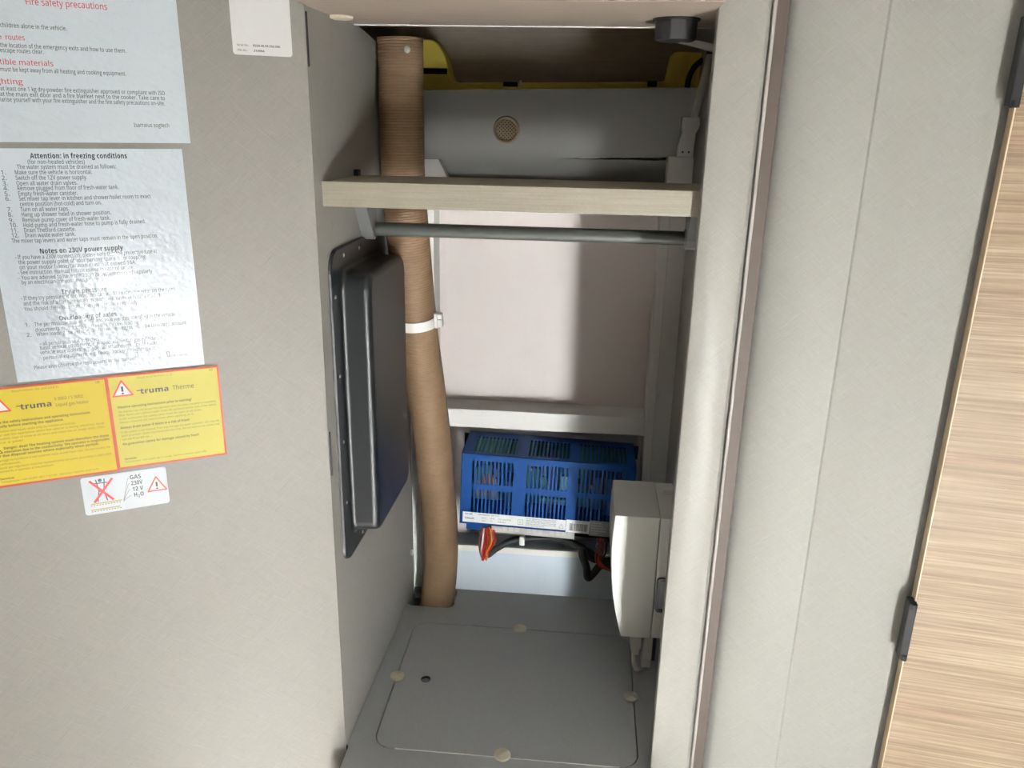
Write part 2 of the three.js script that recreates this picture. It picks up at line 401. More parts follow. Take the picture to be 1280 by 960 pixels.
// crinkled laminate: fine embossed bubbles
const laminateBump = (() => {
  const w = 512, h = 512, a = noise2(w, h, 64, 64), b = noise2(w, h, 24, 24), d = noise2(w, h, 128, 128);
  return dataTexture(w, h, (i) => { const v = 255 * (0.5 * a[i] + 0.35 * b[i] + 0.15 * d[i]); return [v, v, v]; }, false);
})();
function laminate(map, rough, bump, rep) {
  const b = laminateBump.clone(); b.repeat.set(rep, rep * 1.3); b.needsUpdate = true;
  return new THREE.MeshPhysicalMaterial({ map, roughness: rough, bumpMap: b, bumpScale: bump, specularIntensity: 0.7 });
}
function stick(name, label, category, u0, u1, v0, v1, mat, opt = {}) {
  const { wave = 0, bulge = 0, t = 0.0005, off = 0.0006, shift = 0, r = 0, group } = opt;
  const g = sheetGeometry((u1 - u0) * U, (v1 - v0) * U, t, wave, shift, 48, 64, r, bulge);
  g.translate(0, (v1 - v0) * U / 2, 0);
  const o = mesh(name, g, mat, scene); o.position.copy(onDoor((u0 + u1) / 2, v0, off)); o.rotation.y = DOOR_TURN;
  o.userData = { label, category }; if (group) o.userData.group = group;
  return o;
}
const INK = '#44474c', RED = '#c2464e', BOLD = '#2e3034';
const sheet1 = printed(0.1395, 0.354, -0.0315, 0.17, 4600, '#c6ced3', ({ line }) => {
  line('Fire safety precautions', 0.285, 0.2086, 0.1077, 0.0088, RED);
  line('Children', 0.345, 0.322, 0.0935, 0.0072, RED);
  line('Do not leave', 0.345, 0.3125, 0.084, 0.006, INK); line('children alone in the vehicle.', 0.3108, 0.2499, 0.084, 0.006, INK);
  line('Escape', 0.345, 0.3105, 0.0725, 0.0072, RED); line('routes', 0.308, 0.2903, 0.0725, 0.0072, RED);
  line('Make sure of', 0.345, 0.316, 0.0648, 0.006, INK); line('the location of the emergency exits and how to use them.', 0.3138, 0.1954, 0.0648, 0.006, INK);
  line('Keep all', 0.345, 0.316, 0.0598, 0.006, INK); line('escape routes clear.', 0.3146, 0.2748, 0.0598, 0.006, INK);
  line('Combustible materials', 0.345, 0.2674, 0.0485, 0.0074, RED);
  line('These', 0.345, 0.319, 0.0414, 0.006, INK); line('must be kept away from all heating and cooking equipment.', 0.3173, 0.1983, 0.0414, 0.006, INK);
  line('Fire fighting', 0.345, 0.2984, 0.0293, 0.0074, RED);
  line('Provide', 0.345, 0.322, 0.0224, 0.006, INK); line('at least one 1 kg dry-powder fire extinguisher approved or compliant with ISO', 0.3202, 0.161, 0.0224, 0.006, INK);
  line('7165,', 0.345, 0.3235, 0.017, 0.006, INK); line('at the main exit door and a fire blanket next to the cooker. Take care to', 0.3211, 0.1616, 0.017, 0.006, INK);
  line('famil', 0.345, 0.3225, 0.0116, 0.006, INK); line('iarise yourself with your fire extinguisher and the fire safety precautions on-site.', 0.3219, 0.1621, 0.0116, 0.006, INK);
  line('Isarraius sogtech', 0.197, 0.16, -0.0122, 0.006, INK);
});
stick('notice_sheet', 'laminated sheet headed Fire safety precautions in red, upper left on the open door', 'notice', 0.1395, 0.354, -0.0315, 0.17, laminate(sheet1, 0.2, 0.0007, 0.7), { wave: 0.0004, shift: 3.1 });
const sheet2 = printed(0.1495, 0.352, -0.297, -0.0378, 4400, '#c8d0d6', ({ line, c, X, Y, ppu }) => {
  const L = (t, a, b, v) => line(t, a, b, v, 0.0062, INK), Hd = (t, a, b, v) => line(t, a, b, v, 0.0078, BOLD, 'bold');
  Hd('Attention: in freezing conditions', 0.3029, 0.2078, -0.0455);
  L('(for non-heated vehicles)', 0.3062, 0.2509, -0.0518); L('The water system must be drained as follows:', 0.3168, 0.2202, -0.0572);
  const rows = [['Make sure the vehicle is horizontal.', 0.2449, 0.0628], ['Switch off the 12V power supply.', 0.2506, 0.0684], ['Open all water drain valves.', 0.2608, 0.0741], ['Remove plugged from floor of fresh-water tank.', 0.2204, 0.0794], ['Empty fresh-water canister.', 0.2622, 0.085],
    ['Set mixer tap lever in kitchen and shower/toilet room to exact', 0.1883, 0.0902], ['Turn on all water taps.', 0.2728, 0.1016], ['Hang up shower head in shower position.', 0.2315, 0.1072], ['Remove pump cover of fresh-water tank.', 0.2328, 0.1131], ['Hold pump and fresh-water hose to pump is fully drained.', 0.1967, 0.1184], ['Drain Thetford cassette.', 0.2691, 0.124], ['Drain waste water tank.', 0.2701, 0.1295]];
  rows.forEach(([t, b, v], i) => { L(t, 0.3199, b, -v); const n = `${i + 1}.`; L(n, 0.3328, 0.3328 - 0.0026 * n.length, -v); });
  L('centre position (hot-cold) and turn on.', 0.3198, 0.2395, -0.0959);
  L('The mixer tap levers and water taps must remain in the open position.', 0.3333, 0.1855, -0.1353);
  Hd('Notes on 230V power supply', 0.3081, 0.2241, -0.147);
  L('- If you have a 230V connection, please note that the protective fuse at', 0.333, 0.1885, -0.1533); L('the power supply point of your parking space is for coupling', 0.3306, 0.2016, -0.159); L('on your motor home/caravan must not exceed 16A.', 0.3305, 0.2122, -0.1646);
  L('- See instruction manual for measures in case of failure.', 0.333, 0.2147, -0.1702); L('- You are advised to have the 230/12V system checked regularly', 0.333, 0.1965, -0.1762); L('by an electrician for your own safety.', 0.3311, 0.2529, -0.1814);
  Hd('Try air pressure', 0.2933, 0.2467, -0.1938);
  L('- If they try pressure is too low, this can lead to excessive wear on the tyres', 0.3345, 0.1736, -0.1994); L('and the risk of a flat tyre when motorhome/caravan is fully loaded.', 0.3328, 0.1896, -0.2056); L('You should therefore check the tyre pressure regularly.', 0.3326, 0.215, -0.2118);
  Hd('Overloading of axles', 0.3001, 0.2401, -0.2245);
  L('1.', 0.335, 0.3298, -0.2304); L('The permissible total weight and axle weights specified in the vehicle', 0.3256, 0.1768, -0.2304); L('documents must not be exceeded by overloading.', 0.3255, 0.2164, -0.2366);
  L('2.', 0.335, 0.3298, -0.2418); L('When loading the vehicle, the following weights must be taken into account:', 0.3253, 0.1644, -0.2418);
  L('- all persons on seat (or riders)', 0.3234, 0.261, -0.2533); L('basic vehicle equipment, e.g. food, water, full gas cylinders', 0.3241, 0.1978, -0.2583); L('vehicle accessories, e.g. special attachments, cycle racks', 0.3248, 0.2001, -0.2638); L('personal equipment, e.g. food, crockery, clothing, etc.', 0.3227, 0.2022, -0.2703);
  L('Please also observe the instructions in the manual.', 0.3337, 0.2256, -0.2809);
  c.strokeStyle = '#8a8f96'; c.lineWidth = 0.0009 * ppu;
  for (const [u, v] of [[0.2262, -0.2735], [0.191, -0.2765]]) c.strokeRect(X(u), Y(v), 0.0026 * ppu, 0.0062 * ppu);
  line('Ausgabe 02/13', 0.2075, 0.196, -0.2825, 0.0034, '#7a7f86'); line('Printed in Germany', 0.1885, 0.168, -0.2818, 0.0034, '#7a7f86');
});
stick('notice_sheet', 'laminated sheet headed Attention: in freezing conditions, directly above the yellow stickers', 'notice', 0.1495, 0.352, -0.297, -0.0378, laminate(sheet2, 0.265, 0.0009, 0.8), { wave: 0.0005, bulge: 0.0095 });
function logo(c, x, y, s, ppu) {                                // wordmark: bold lower-case letters led by a flagged t
  c.save(); c.translate(x, y); c.fillStyle = '#2a2c28'; c.textBaseline = 'alphabetic'; c.textAlign = 'left';
  c.font = `bold ${s * ppu}px sans-serif`; const w = c.measureText('truma').width; c.scale((0.0328 * ppu) / w, 1); c.fillText('truma', 0, 0);
  c.fillRect(-0.12 * w, -s * 0.52 * ppu, 0.16 * w, s * 0.1 * ppu); c.restore();
}
const yR = printed(0.1335, 0.2618, -0.4215, -0.2995, 6000, '#b24a1c', ({ c, X, Y, line, tri, ppu }) => {
  c.fillStyle = '#bab044'; c.fillRect(X(0.2595), Y(-0.3022), 0.1236 * ppu, 0.1168 * ppu);
  tri(0.2562, 0.2347, -0.3262, -0.3072, 0.0018);
  line('Read and fit here in D', 0.228, 0.188, -0.3055, 0.0032, '#7a7a20'); line('GB', 0.1452, 0.1406, -0.3045, 0.0038, '#5c5a1c');
  logo(c, X(0.2262), Y(-0.3262), 0.0094, ppu); line('Therme', 0.1895, 0.1643, -0.3228, 0.0082, '#3a3a26');
  const s = '#6a6a22', b = '#33331c';
  line('Observe operating instructions prior to starting!', 0.2535, 0.169, -0.3405, 0.0042, b, 'bold');
  [['The therme may only be put into operation when the water container is completely', 0.1405], ['filled. Never use it without water. Drain the appliance before frost. If the vehicle', 0.1405], ['is left unheated the safety valve must be open at all times.', 0.158], ['Always observe the instructions when working on it.', 0.168]].forEach(([t, e], i) => line(t, 0.2535, e, -0.3465 - i * 0.0046, 0.0036, s));
  line('Always drain water if there is a risk of frost!', 0.2535, 0.174, -0.3672, 0.0042, b, 'bold');
  [['If the system is not drained, frost may damage the water container. Use only the', 0.139], ['parts provided; repairs by trained persons only. Do not obstruct air outlets and', 0.139], ['valves.', 0.219]].forEach(([t, e], i) => line(t, 0.2535, e, -0.3732 - i * 0.0046, 0.0036, s));
  line('No guarantee claims for damage caused by frost!', 0.2535, 0.165, -0.3888, 0.0042, b, 'bold');
  line('Service:', 0.2535, 0.2395, -0.4085, 0.0036, b, 'bold'); line('Telephone +49 (0)89 4617-2142, Service Centre and info', 0.2535, 0.158, -0.4128, 0.0034, s);
});
stick('warning_sticker', 'pale yellow red-bordered sticker reading truma Therme, right of the deeper yellow one', 'sticker', 0.1335, 0.2618, -0.4215, -0.2995, std(0xffffff, 0.5, { map: yR }), { off: 0.0022, t: 0.0003, group: 'yellow heater stickers' });
const yL = printed(0.2612, 0.393, -0.4235, -0.3005, 6000, '#b0441c', ({ c, X, Y, line, tri, ppu }) => {
  c.fillStyle = '#c2ac0c'; c.fillRect(X(0.3905), Y(-0.3032), 0.1272 * ppu, 0.1176 * ppu);
  tri(0.387, 0.364, -0.3295, -0.311, 0.0018);
  line('Beschreiben Sie auf und D', 0.36, 0.312, -0.3065, 0.0032, '#77701a'); line('GB', 0.2735, 0.2685, -0.306, 0.0038, '#5c5614');
  logo(c, X(0.354), Y(-0.3295), 0.0094, ppu); line('S 3002 / S 5002', 0.3185, 0.288, -0.321, 0.0052, '#3a3618'); line('Liquid gas heater', 0.318, 0.283, -0.3285, 0.0056, '#3a3618');
  const s = '#6a620e', b = '#2f2c10';
  line('Follow the safety instructions and operating instructions', 0.387, 0.2835, -0.3425, 0.0042, b, 'bold'); line('carefully before starting the appliance.', 0.387, 0.312, -0.3475, 0.0042, b, 'bold');
  [['Installation and repair work only by trained personnel.', 0.3], ['Never use the appliance while the vehicle is being refuelled. Keep', 0.27], ['flue outlets clear of snow at all times and check the air intake daily. Clean', 0.27], ['once a year.', 0.355]].forEach(([t, e], i) => line(t, 0.387, e, -0.3535 - i * 0.0046, 0.0036, s));
  line('Danger: deal! The heating system must therefore the dams', 0.378, 0.267, -0.3745, 0.0042, b, 'bold'); line('execution due to the conductivity. The operator is responsible', 0.378, 0.267, -0.3792, 0.0042, b, 'bold'); line('for due disposal sources where especially when parked.', 0.387, 0.279, -0.3838, 0.0042, b, 'bold');
  c.strokeStyle = b; c.lineWidth = 0.0008 * ppu; c.beginPath(); c.moveTo(X(0.3885), Y(-0.3800)); c.lineTo(X(0.3795), Y(-0.3800)); c.lineTo(X(0.384), Y(-0.3725)); c.closePath(); c.stroke();
  [['Damage to furniture is not covered; heat shield must stay. Do not modify the', 0.267], ['exhaust.', 0.362], ['Liquid gas regulators must be replaced every ten years according to applicable', 0.267], ['standards; it operates at low pressure.', 0.33]].forEach(([t, e], i) => line(t, 0.387, e, -0.3895 - i * 0.0046, 0.0036, s));
  line('Service:', 0.387, 0.372, -0.4125, 0.0036, b, 'bold'); line('Telephone +49 (0)89 4617-2142, Service Centre and info', 0.387, 0.283, -0.4165, 0.0034, s);
});
stick('warning_sticker', 'deep yellow red-bordered sticker reading Liquid gas heater, left of the Therme sticker', 'sticker', 0.2612, 0.393, -0.4235, -0.3005, std(0xffffff, 0.5, { map: yL }), { off: 0.0022, t: 0.0003, group: 'yellow heater stickers' });
const wl = printed(0.2085, 0.3055, -0.4775, -0.4265, 8000, '#cdd1d5', ({ c, X, Y, line, tri, ppu }) => {
  tri(0.2322, 0.2106, -0.4577, -0.4388, 0.0017);
  const b = '#2c2c30';
  [['GAS', 0.2513, 0.2379, -0.4347], ['230V', 0.2506, 0.2372, -0.4428], ['12 V', 0.2499, 0.2374, -0.451]].forEach(([t, a, e, v]) => line(t, a, e, v, 0.0078, b, 'bold'));
  line('H', 0.2492, 0.2446, -0.459, 0.0078, b, 'bold'); line('2', 0.2442, 0.2422, -0.4612, 0.0056, b, 'bold'); line('O', 0.2419, 0.2372, -0.459, 0.0078, b, 'bold');
  c.strokeStyle = '#6a6c70'; c.lineWidth = 0.00045 * ppu;
  for (const v of [-0.4355, -0.443, -0.4512, -0.4595]) { c.beginPath(); c.moveTo(X(0.2615), Y(-0.4655)); c.lineTo(X(0.2535), Y(v)); c.lineTo(X(0.2520), Y(v)); c.stroke(); }
  // struck-out figure on a step
  c.strokeStyle = '#4a4c52'; c.lineWidth = 0.0013 * ppu;
  for (const [a, v, e, f] of [[0.289, -0.431, 0.287, -0.447], [0.287, -0.447, 0.290, -0.461], [0.2795, -0.431, 0.2815, -0.448], [0.2815, -0.448, 0.279, -0.461], [0.287, -0.447, 0.2815, -0.448], [0.292, -0.436, 0.2765, -0.4365]]) { c.beginPath(); c.moveTo(X(a), Y(v)); c.lineTo(X(e), Y(f)); c.stroke(); }
  c.fillStyle = '#4a4c52'; c.beginPath(); c.arc(X(0.2845), Y(-0.4325), 0.0022 * ppu, 0, 7); c.fill();
  c.strokeStyle = '#c23a3c'; c.lineWidth = 0.0028 * ppu;
  for (const [a, v, e, f] of [[0.2962, -0.4318, 0.2722, -0.4612], [0.2705, -0.4318, 0.294, -0.4615]]) { c.beginPath(); c.moveTo(X(a), Y(v)); c.lineTo(X(e), Y(f)); c.stroke(); }
  c.fillStyle = '#b0a468'; c.fillRect(X(0.298), Y(-0.4625), 0.035 * ppu, 0.0016 * ppu); c.fillRect(X(0.299), Y(-0.4705), 0.033 * ppu, 0.0016 * ppu);
  c.strokeStyle = '#3c3c3a'; c.lineWidth = 0.0008 * ppu; c.setLineDash([0.0018 * ppu, 0.0014 * ppu]);
  for (const v of [-0.4655, -0.4735]) { c.beginPath(); c.moveTo(X(0.2985), Y(v)); c.lineTo(X(0.264), Y(v)); c.stroke(); }
  c.setLineDash([]);
});
stick('pictogram_sticker', 'small white sticker with a crossed-out figure and GAS 230V, below the yellow stickers', 'sticker', 0.2085, 0.3055, -0.4775, -0.4265, std(0xffffff, 0.4, { map: wl }), { r: 0.004, t: 0.0004 });
const sr = printed(0.0172, 0.084, 0.0665, 0.155, 6000, '#d6d4d1', ({ line }) => {
  line('Serial No.:', 0.0795, 0.0655, 0.077, 0.0034, '#55504c'); line('B220.40.99.550.590', 0.0615, 0.031, 0.077, 0.0034, '#3c3836', 'bold');
  line('PIN No.:', 0.079, 0.0672, 0.0715, 0.0034, '#55504c'); line('214964', 0.0612, 0.049, 0.0715, 0.0034, '#3c3836', 'bold');
});
stick('serial_sticker', 'white rounded sticker with serial and PIN numbers near the top of the open door', 'sticker', 0.0172, 0.084, 0.0665, 0.155, std(0xffffff, 0.4, { map: sr }), { r: 0.004, t: 0.0004 });

// ---------------------------------------------------------------- wooden door on the right
thing('wooden_door', 'pale wood-grain cupboard door opened to the right on black hinges', 'door', (o) => {
  const turn = -8 * Math.PI / 180, t = 0.0185, w = 0.5, v0 = -1.06, v1 = 0.31, edge = V(0.4665, 0, -0.986);
  const at = (a, y, off) => new THREE.Vector3(edge.x + Math.cos(turn) * a + Math.sin(turn) * off, EYE + y * U, edge.z - Math.sin(turn) * a + Math.cos(turn) * off);
  const put = (m, p) => { m.position.copy(p); m.rotation.y = turn; return m; };
  put(mesh('door_panel', block(w, (v1 - v0) * U, t, 0.0008), M.wood, o), at(w / 2 + 0.0012, (v0 + v1) / 2, -t / 2));
  const e = put(mesh('edge_band', block(0.0024, (v1 - v0) * U, t + 0.0002, 0.0008), M.edgeBand, o), at(0.0005, (v0 + v1) / 2, -t / 2)); e.userData = { label: 'beige edge band' };
  for (const [y0, y1] of [[0.024, 0.118], [-0.695, -0.606]]) {
    const h = put(mesh('hinge', block(0.012, (y1 - y0) * U, 0.022, 0.002), M.blackMatte, o), at(-0.0035, (y0 + y1) / 2, -0.002)); h.userData = { label: 'black hinge' };
    for (const y of [y0 + 0.004, y1 - 0.004]) put(mesh('pin', cyl(0.0045, 0.008, 14), M.blackMatte, h), new THREE.Vector3(0.001, (y - (y0 + y1) / 2) * U, 0.0105)).rotation.y = 0;
  }
});

// ---------------------------------------------------------------- shelf and hanging rail
thing('shelf', 'greige shelf board across the upper part of the open cupboard', 'shelf', (o) => {
  const s = [[-0.3395, -1.03], [0.1715, -1.03], [0.1745, -1.19], [-0.336, -1.19]];
  mesh('shelf_board', prism(s, -0.1075, -0.0795), M.shelf, o);
  mesh('edge_strip', board(-0.339, 0.1712, -0.1095, -0.0775, -1.0318, -1.0285, 0.0012), M.shelf, o);
  for (const [x, z] of [[-0.331, -1.168], [0.1705, -1.168]]) mesh('clip', board(x - 0.004, x + 0.004, -0.0795, -0.0705, z - 0.005, z + 0.005, 0.001), M.blackMatte, o).userData = { label: 'small black retaining clip' };
});
thing('hanging_rail', 'dark grey clothes rail on two grey brackets under the shelf', 'clothes rail', (o) => {
  const r = mesh('rail', cyl(0.0112, 0.466 * U, 32), M.rodGrey, o); r.rotation.z = Math.PI / 2; r.position.copy(V(-0.085, -0.1585, -1.2));
  for (const sgn of [-1, 1]) {
    const sh = shapeOf([[-0.014, 0.047], [0.050, 0.047], [0.014, -0.002], [0.010, -0.013], [0.0, -0.016], [-0.010, -0.012], [-0.014, 0.0]].map(([a, b]) => [a * U, b * U]));
    const x0 = sgn < 0 ? -0.334 : 0.147, wd = sgn < 0 ? 0.017 : 0.0275, g = ext(sh, wd * U, 0.0008); g.rotateY(-Math.PI / 2); // shape x -> +z
    g.translate((x0 + wd) * U, 0, 0); g.translate(0, EYE - 0.1585 * U, -1.2 * U); g.computeVertexNormals();
    const b = mesh('bracket', g, M.bracket, o);
    const ring = new THREE.TorusGeometry(0.0125, 0.0028, 10, 28); ring.rotateY(Math.PI / 2); ring.translate((sgn < 0 ? x0 + 0.0175 : x0 - 0.0005) * U, EYE - 0.1585 * U, -1.2 * U);
    mesh('socket', ring, M.bracket, b);
  }
});

// ---------------------------------------------------------------- black moulded cover on the left wall
{
  // rings of rounded rectangles in (depth, height), lofted off the wall
  const zc = -1.170, yc = -0.4045, hz = 0.137, hy = 0.2355;
  const rings = [[0, 0, 0.03], [0.0006, 0.0036, 0.03], [0.0020, 0.0044, 0.029], [0.0022, 0.0045, 0.029], [0.0300, 0.0046, 0.022], [0.0318, 0.0050, 0.022], [0.0338, 0.0062, 0.022], [0.0350, 0.0085, 0.022], [0.0355, 0.0105, 0.022], [0.0356, 0.0115, 0.022], [0.0366, 0.0355, 0.022], [0.0367, 0.0365, 0.022], [0.0372, 0.0395, 0.0215], [0.0392, 0.0430, 0.020], [0.0428, 0.0450, 0.018], [0.0445, 0.0455, 0.017], [0.046, 0.0456, 0.016], [0.10, 0.0455, 0.012]];
  const N = 10, pos = [], idx = [];
  const count = 4 * (N + 1);
  for (const [ins, h, r] of rings) {
    const a = hz - ins, b = hy - ins;
    for (let k = 0; k < 4; k++) for (let i = 0; i <= N; i++) {
      const t = (k + i / N) * Math.PI / 2, cx = (k === 0 || k === 3 ? 1 : -1) * (a - r), cy = (k < 2 ? 1 : -1) * (b - r);
      pos.push(h * U, (yc + cy + Math.sin(t) * r) * U + EYE, (zc + cx + Math.cos(t) * r) * U);
    }
  }
  for (let q = 0; q < rings.length - 1; q++) for (let i = 0; i < count; i++) { const j = (i + 1) % count, a = q * count + i, b = q * count + j, c = a + count, d = b + count; idx.push(a, c, b, b, c, d); }
  const last = (rings.length - 1) * count, ctr = pos.length / 3; pos.push(rings.at(-1)[1] * U, yc * U + EYE, zc * U);
  for (let i = 0; i < count; i++) idx.push(last + i, ctr, last + (i + 1) % count);
  const g = new THREE.BufferGeometry(); g.setAttribute('position', new THREE.Float32BufferAttribute(pos, 3)); g.setIndex(idx); g.computeVertexNormals();
  const wx = (z) => -0.339 + (-1 - z) * 0.0236;
  // skew to follow the wall
  const p = g.attributes.position; for (let i = 0; i < p.count; i++) p.setX(i, p.getX(i) + wx(p.getZ(i) / U) * U);
  g.computeVertexNormals();
  thing('wall_cover', 'black moulded plastic cover screwed to the left inner wall of the cupboard', 'cover', (o) => {
    mesh('housing', g, M.black, o);
    for (const [z, y] of [[-1.088, -0.1815], [-1.046, -0.232], [-1.048, -0.345], [-1.049, -0.445], [-1.050, -0.542], [-1.118, -0.6275], [-1.16, -0.182]]) {
      const s = new THREE.SphereGeometry(0.0032, 14, 8, 0, Math.PI * 2, 0, Math.PI / 2); s.scale(1, 0.6, 1); s.rotateZ(-Math.PI / 2); s.translate((wx(z) + 0.0042) * U, EYE + y * U, z * U);
      mesh('screw', s, M.screw, o);
    }
  });
}

// ---------------------------------------------------------------- brown paper duct
thing('air_duct', 'brown ribbed paper warm-air duct running down the left back corner', 'duct', (o) => {
  const pts = [[-0.2935, 0.116, -1.3], [-0.294, 0.0, -1.3], [-0.2935, -0.1, -1.3], [-0.288, -0.19, -1.303], [-0.281, -0.341, -1.325], [-0.272, -0.465, -1.35], [-0.265, -0.584, -1.375], [-0.261, -0.70, -1.397], [-0.26, -0.80, -1.413], [-0.264, -0.88, -1.425], [-0.273, -0.962, -1.432], [-0.278, -0.984, -1.433]].map((p) => V(...p));
  const curve = new THREE.CatmullRomCurve3(pts), g = new THREE.TubeGeometry(curve, 120, 0.0348 * U, 40, false);
  const uv = g.attributes.uv, L = curve.getLength(); for (let i = 0; i < uv.count; i++) { const a = uv.getX(i), b = uv.getY(i); uv.setXY(i, b, a * L / 0.0045 + b); }
  const m = M.duct; m.map.repeat.set(1, 1 / 128); m.bumpMap.repeat.set(1, 1);
  mesh('tube', g, m, o);
  const inner = new THREE.CylinderGeometry(0.0335 * U, 0.0335 * U, 0.002, 40); inner.translate(-0.2935 * U, EYE + 0.1155 * U, -1.3 * U); mesh('end', inner, M.duct, o);
  const s = new THREE.SphereGeometry(0.0058, 16, 10); s.scale(1, 1, 0.5); s.translate(-0.2765 * U, EYE + 0.098 * U, -1.269 * U); mesh('screw', s, M.screw, o);
  // white clamp
  const k = curve.getPointAt(0.4), t = curve.getTangentAt(0.4), ring = new THREE.CylinderGeometry(0.0362 * U, 0.0362 * U, 0.019, 40, 1, true);
  const outer = new THREE.CylinderGeometry(0.0372 * U, 0.0372 * U, 0.019, 40, 1, true); ring.scale(-1, 1, 1);
  const c = mesh('clamp', mergeGeometries([ring, outer, new THREE.RingGeometry(0.0362 * U, 0.0372 * U, 40).rotateX(-Math.PI / 2).translate(0, 0.0095, 0), new THREE.RingGeometry(0.0362 * U, 0.0372 * U, 40).rotateX(Math.PI / 2).translate(0, -0.0095, 0)]), M.white, o);
  c.position.copy(k); c.quaternion.setFromUnitVectors(new THREE.Vector3(0, 1, 0), t.clone().negate()); c.userData = { label: 'white plastic clamp band' };
  const b = mesh('lug', mergeGeometries([block(0.016, 0.026, 0.012, 0.003, 0.0445, 0.003, 0.006), block(0.01, 0.016, 0.016, 0.002, 0.0475, -0.002, 0.008), block(0.006, 0.03, 0.006, 0.002, 0.0405, 0.004, 0.014)]), M.white, c);
});

// ---------------------------------------------------------------- blue slotted power supply
{
  const W = 0.333 * U, H = 0.150 * U, D = 0.118 * U, root = new THREE.Group(); root.name = numbered('power_supply');
  // local frame: x right, y up from the lower edge, z front face at 0
  const cols = [[0.020, 0.103], [0.1255, 0.2075], [0.2245, 0.318]];
  const panel = (w, h, slots) => { const s = shapeOf([[0, 0], [w, 0], [w, h], [0, h]]); for (const [a, b, c, d] of slots) s.holes.push(roundRect(a, b, c, d, Math.min(c - a, d - b) * 0.45, THREE.Path)); return ext(s, 0.0014); };
  const front = [], top = [], side = [], f = W / 0.333;
  for (const [a, b] of cols) {
    const n = b - a > 0.09 ? 12 : 11, pitch = (b - a) / n;
    for (let i = 0; i < n; i++) {
      const x0 = (a + i * pitch + pitch * 0.22) * f, x1 = (a + i * pitch + pitch * 0.76) * f;
      front.push([x0, H - 0.062 * U, x1, H - 0.013 * U], [x0, H - 0.126 * U, x1, H - 0.074 * U]);
      top.push([x0, 0.012 * U, x1, 0.092 * U]);
    }
  }
  for (let i = 0; i < 12; i++) side.push([0.01 * U, (0.02 + i * 0.0098) * U, 0.04 * U, (0.0255 + i * 0.0098) * U], [0.055 * U, (0.02 + i * 0.0098) * U, 0.10 * U, (0.0255 + i * 0.0098) * U]);
  const g1 = panel(W, H, front); g1.translate(0, 0, -0.0014); mesh('front_plate', metreUV(g1), M.blue, root);
  const g2 = panel(W, D, top); g2.rotateX(-Math.PI / 2); g2.translate(0, H - 0.0014, 0); mesh('top_plate', metreUV(g2), M.blueTop, root);
  const g3 = panel(D, H, side); g3.rotateY(Math.PI / 2); g3.translate(0, 0, 0); mesh('side_plate', metreUV(g3), M.blue, root);
  mesh('side_plate', block(0.0014, H, D, 0, W - 0.0007, H / 2, -D / 2), M.blue, root);
  mesh('back_plate', block(W, H, 0.0014, 0, W / 2, H / 2, -D + 0.0007), M.blue, root);
  mesh('bottom_plate', block(W, 0.0014, D, 0, W / 2, 0.0007, -D / 2), M.blue, root);
  mesh('lower_edge', block(0.042 * U, 0.020 * U, 0.012, 0.001, 0.033 * U, -0.009 * U, -0.02), M.blue, root);
  // circuit board and components glimpsed through the slots
  mesh('circuit_board', block(W * 0.94, H * 0.9, 0.0018, 0, W / 2, H / 2 - 0.004, -D + 0.012), M.pcb, root);
  // [x, y, z, w, h, d, material]: transformer, capacitors, heat sinks and relays standing on the board
  for (const [x, y, z, w, h, d, m] of [[0.045, 0.062, -0.065, 0.05, 0.07, 0.06, M.steelGrey], [0.045, 0.062, -0.06, 0.032, 0.05, 0.066, M.copper], [0.09, 0.05, -0.05, 0.016, 0.06, 0.08, M.capBlack], [0.113, 0.05, -0.05, 0.016, 0.06, 0.08, M.capBlack], [0.16, 0.075, -0.06, 0.006, 0.12, 0.085, M.sink], [0.172, 0.075, -0.06, 0.006, 0.12, 0.085, M.sink], [0.184, 0.075, -0.06, 0.006, 0.12, 0.085, M.sink], [0.215, 0.055, -0.06, 0.03, 0.05, 0.05, M.sink], [0.262, 0.07, -0.05, 0.02, 0.07, 0.08, M.capBlack], [0.295, 0.06, -0.055, 0.035, 0.08, 0.07, M.sink],
    [0.035, 0.103, -0.02, 0.012, 0.03, 0.01, M.pcb], [0.05, 0.112, -0.022, 0.018, 0.02, 0.01, M.pcb], [0.066, 0.094, -0.014, 0.008, 0.008, 0.008, M.plugGrey], [0.142, 0.11, -0.018, 0.02, 0.03, 0.01, M.pcb], [0.16, 0.1, -0.012, 0.012, 0.02, 0.008, M.pcb], [0.1345, 0.122, -0.012, 0.005, 0.005, 0.006, M.plugGrey], [0.2, 0.1, -0.014, 0.014, 0.03, 0.01, M.pcbPale], [0.18, 0.063, -0.012, 0.05, 0.006, 0.01, M.pcb], [0.252, 0.098, -0.012, 0.005, 0.010, 0.006, M.copper]])
    mesh('component', block(w * U, h * U, d * (z < -0.03 ? 0.6 : 1), 0.001, x * U, y * U, z < -0.03 ? z - 0.016 : z), m, root);
  // print on the front
  const tex = (w, h, bg, paint) => canvasTexture(w, h, (c) => { c.fillStyle = bg; c.fillRect(0, 0, w, h); paint(c); });
  const lab = tex(1024, 104, '#e9eaea', (c) => {
    c.fillStyle = '#3a3c44'; c.textBaseline = 'middle';
    c.font = 'bold 20px sans-serif'; c.fillText('CSV 409', 22, 18); c.font = '17px sans-serif'; c.fillText('POWERMODULE  230 / 12 V', 150, 18);
    c.font = 'bold 24px sans-serif'; c.fillText('Schaudt', 22, 62);
    c.font = '17px sans-serif'; [[190, '230 V~'], [275, '50 Hz'], [352, '12 V / 18 A  IP 20'], [352, 'Tmax 45 C']].forEach(([x, t], i) => c.fillText(t, x, i === 3 ? 78 : 50)); c.fillText('1,9 A', 190, 78); c.fillText('T 2', 275, 78);
    c.strokeStyle = '#5a5c64'; c.lineWidth = 2; c.strokeRect(552, 34, 50, 50); c.fillText('CE', 564, 60);
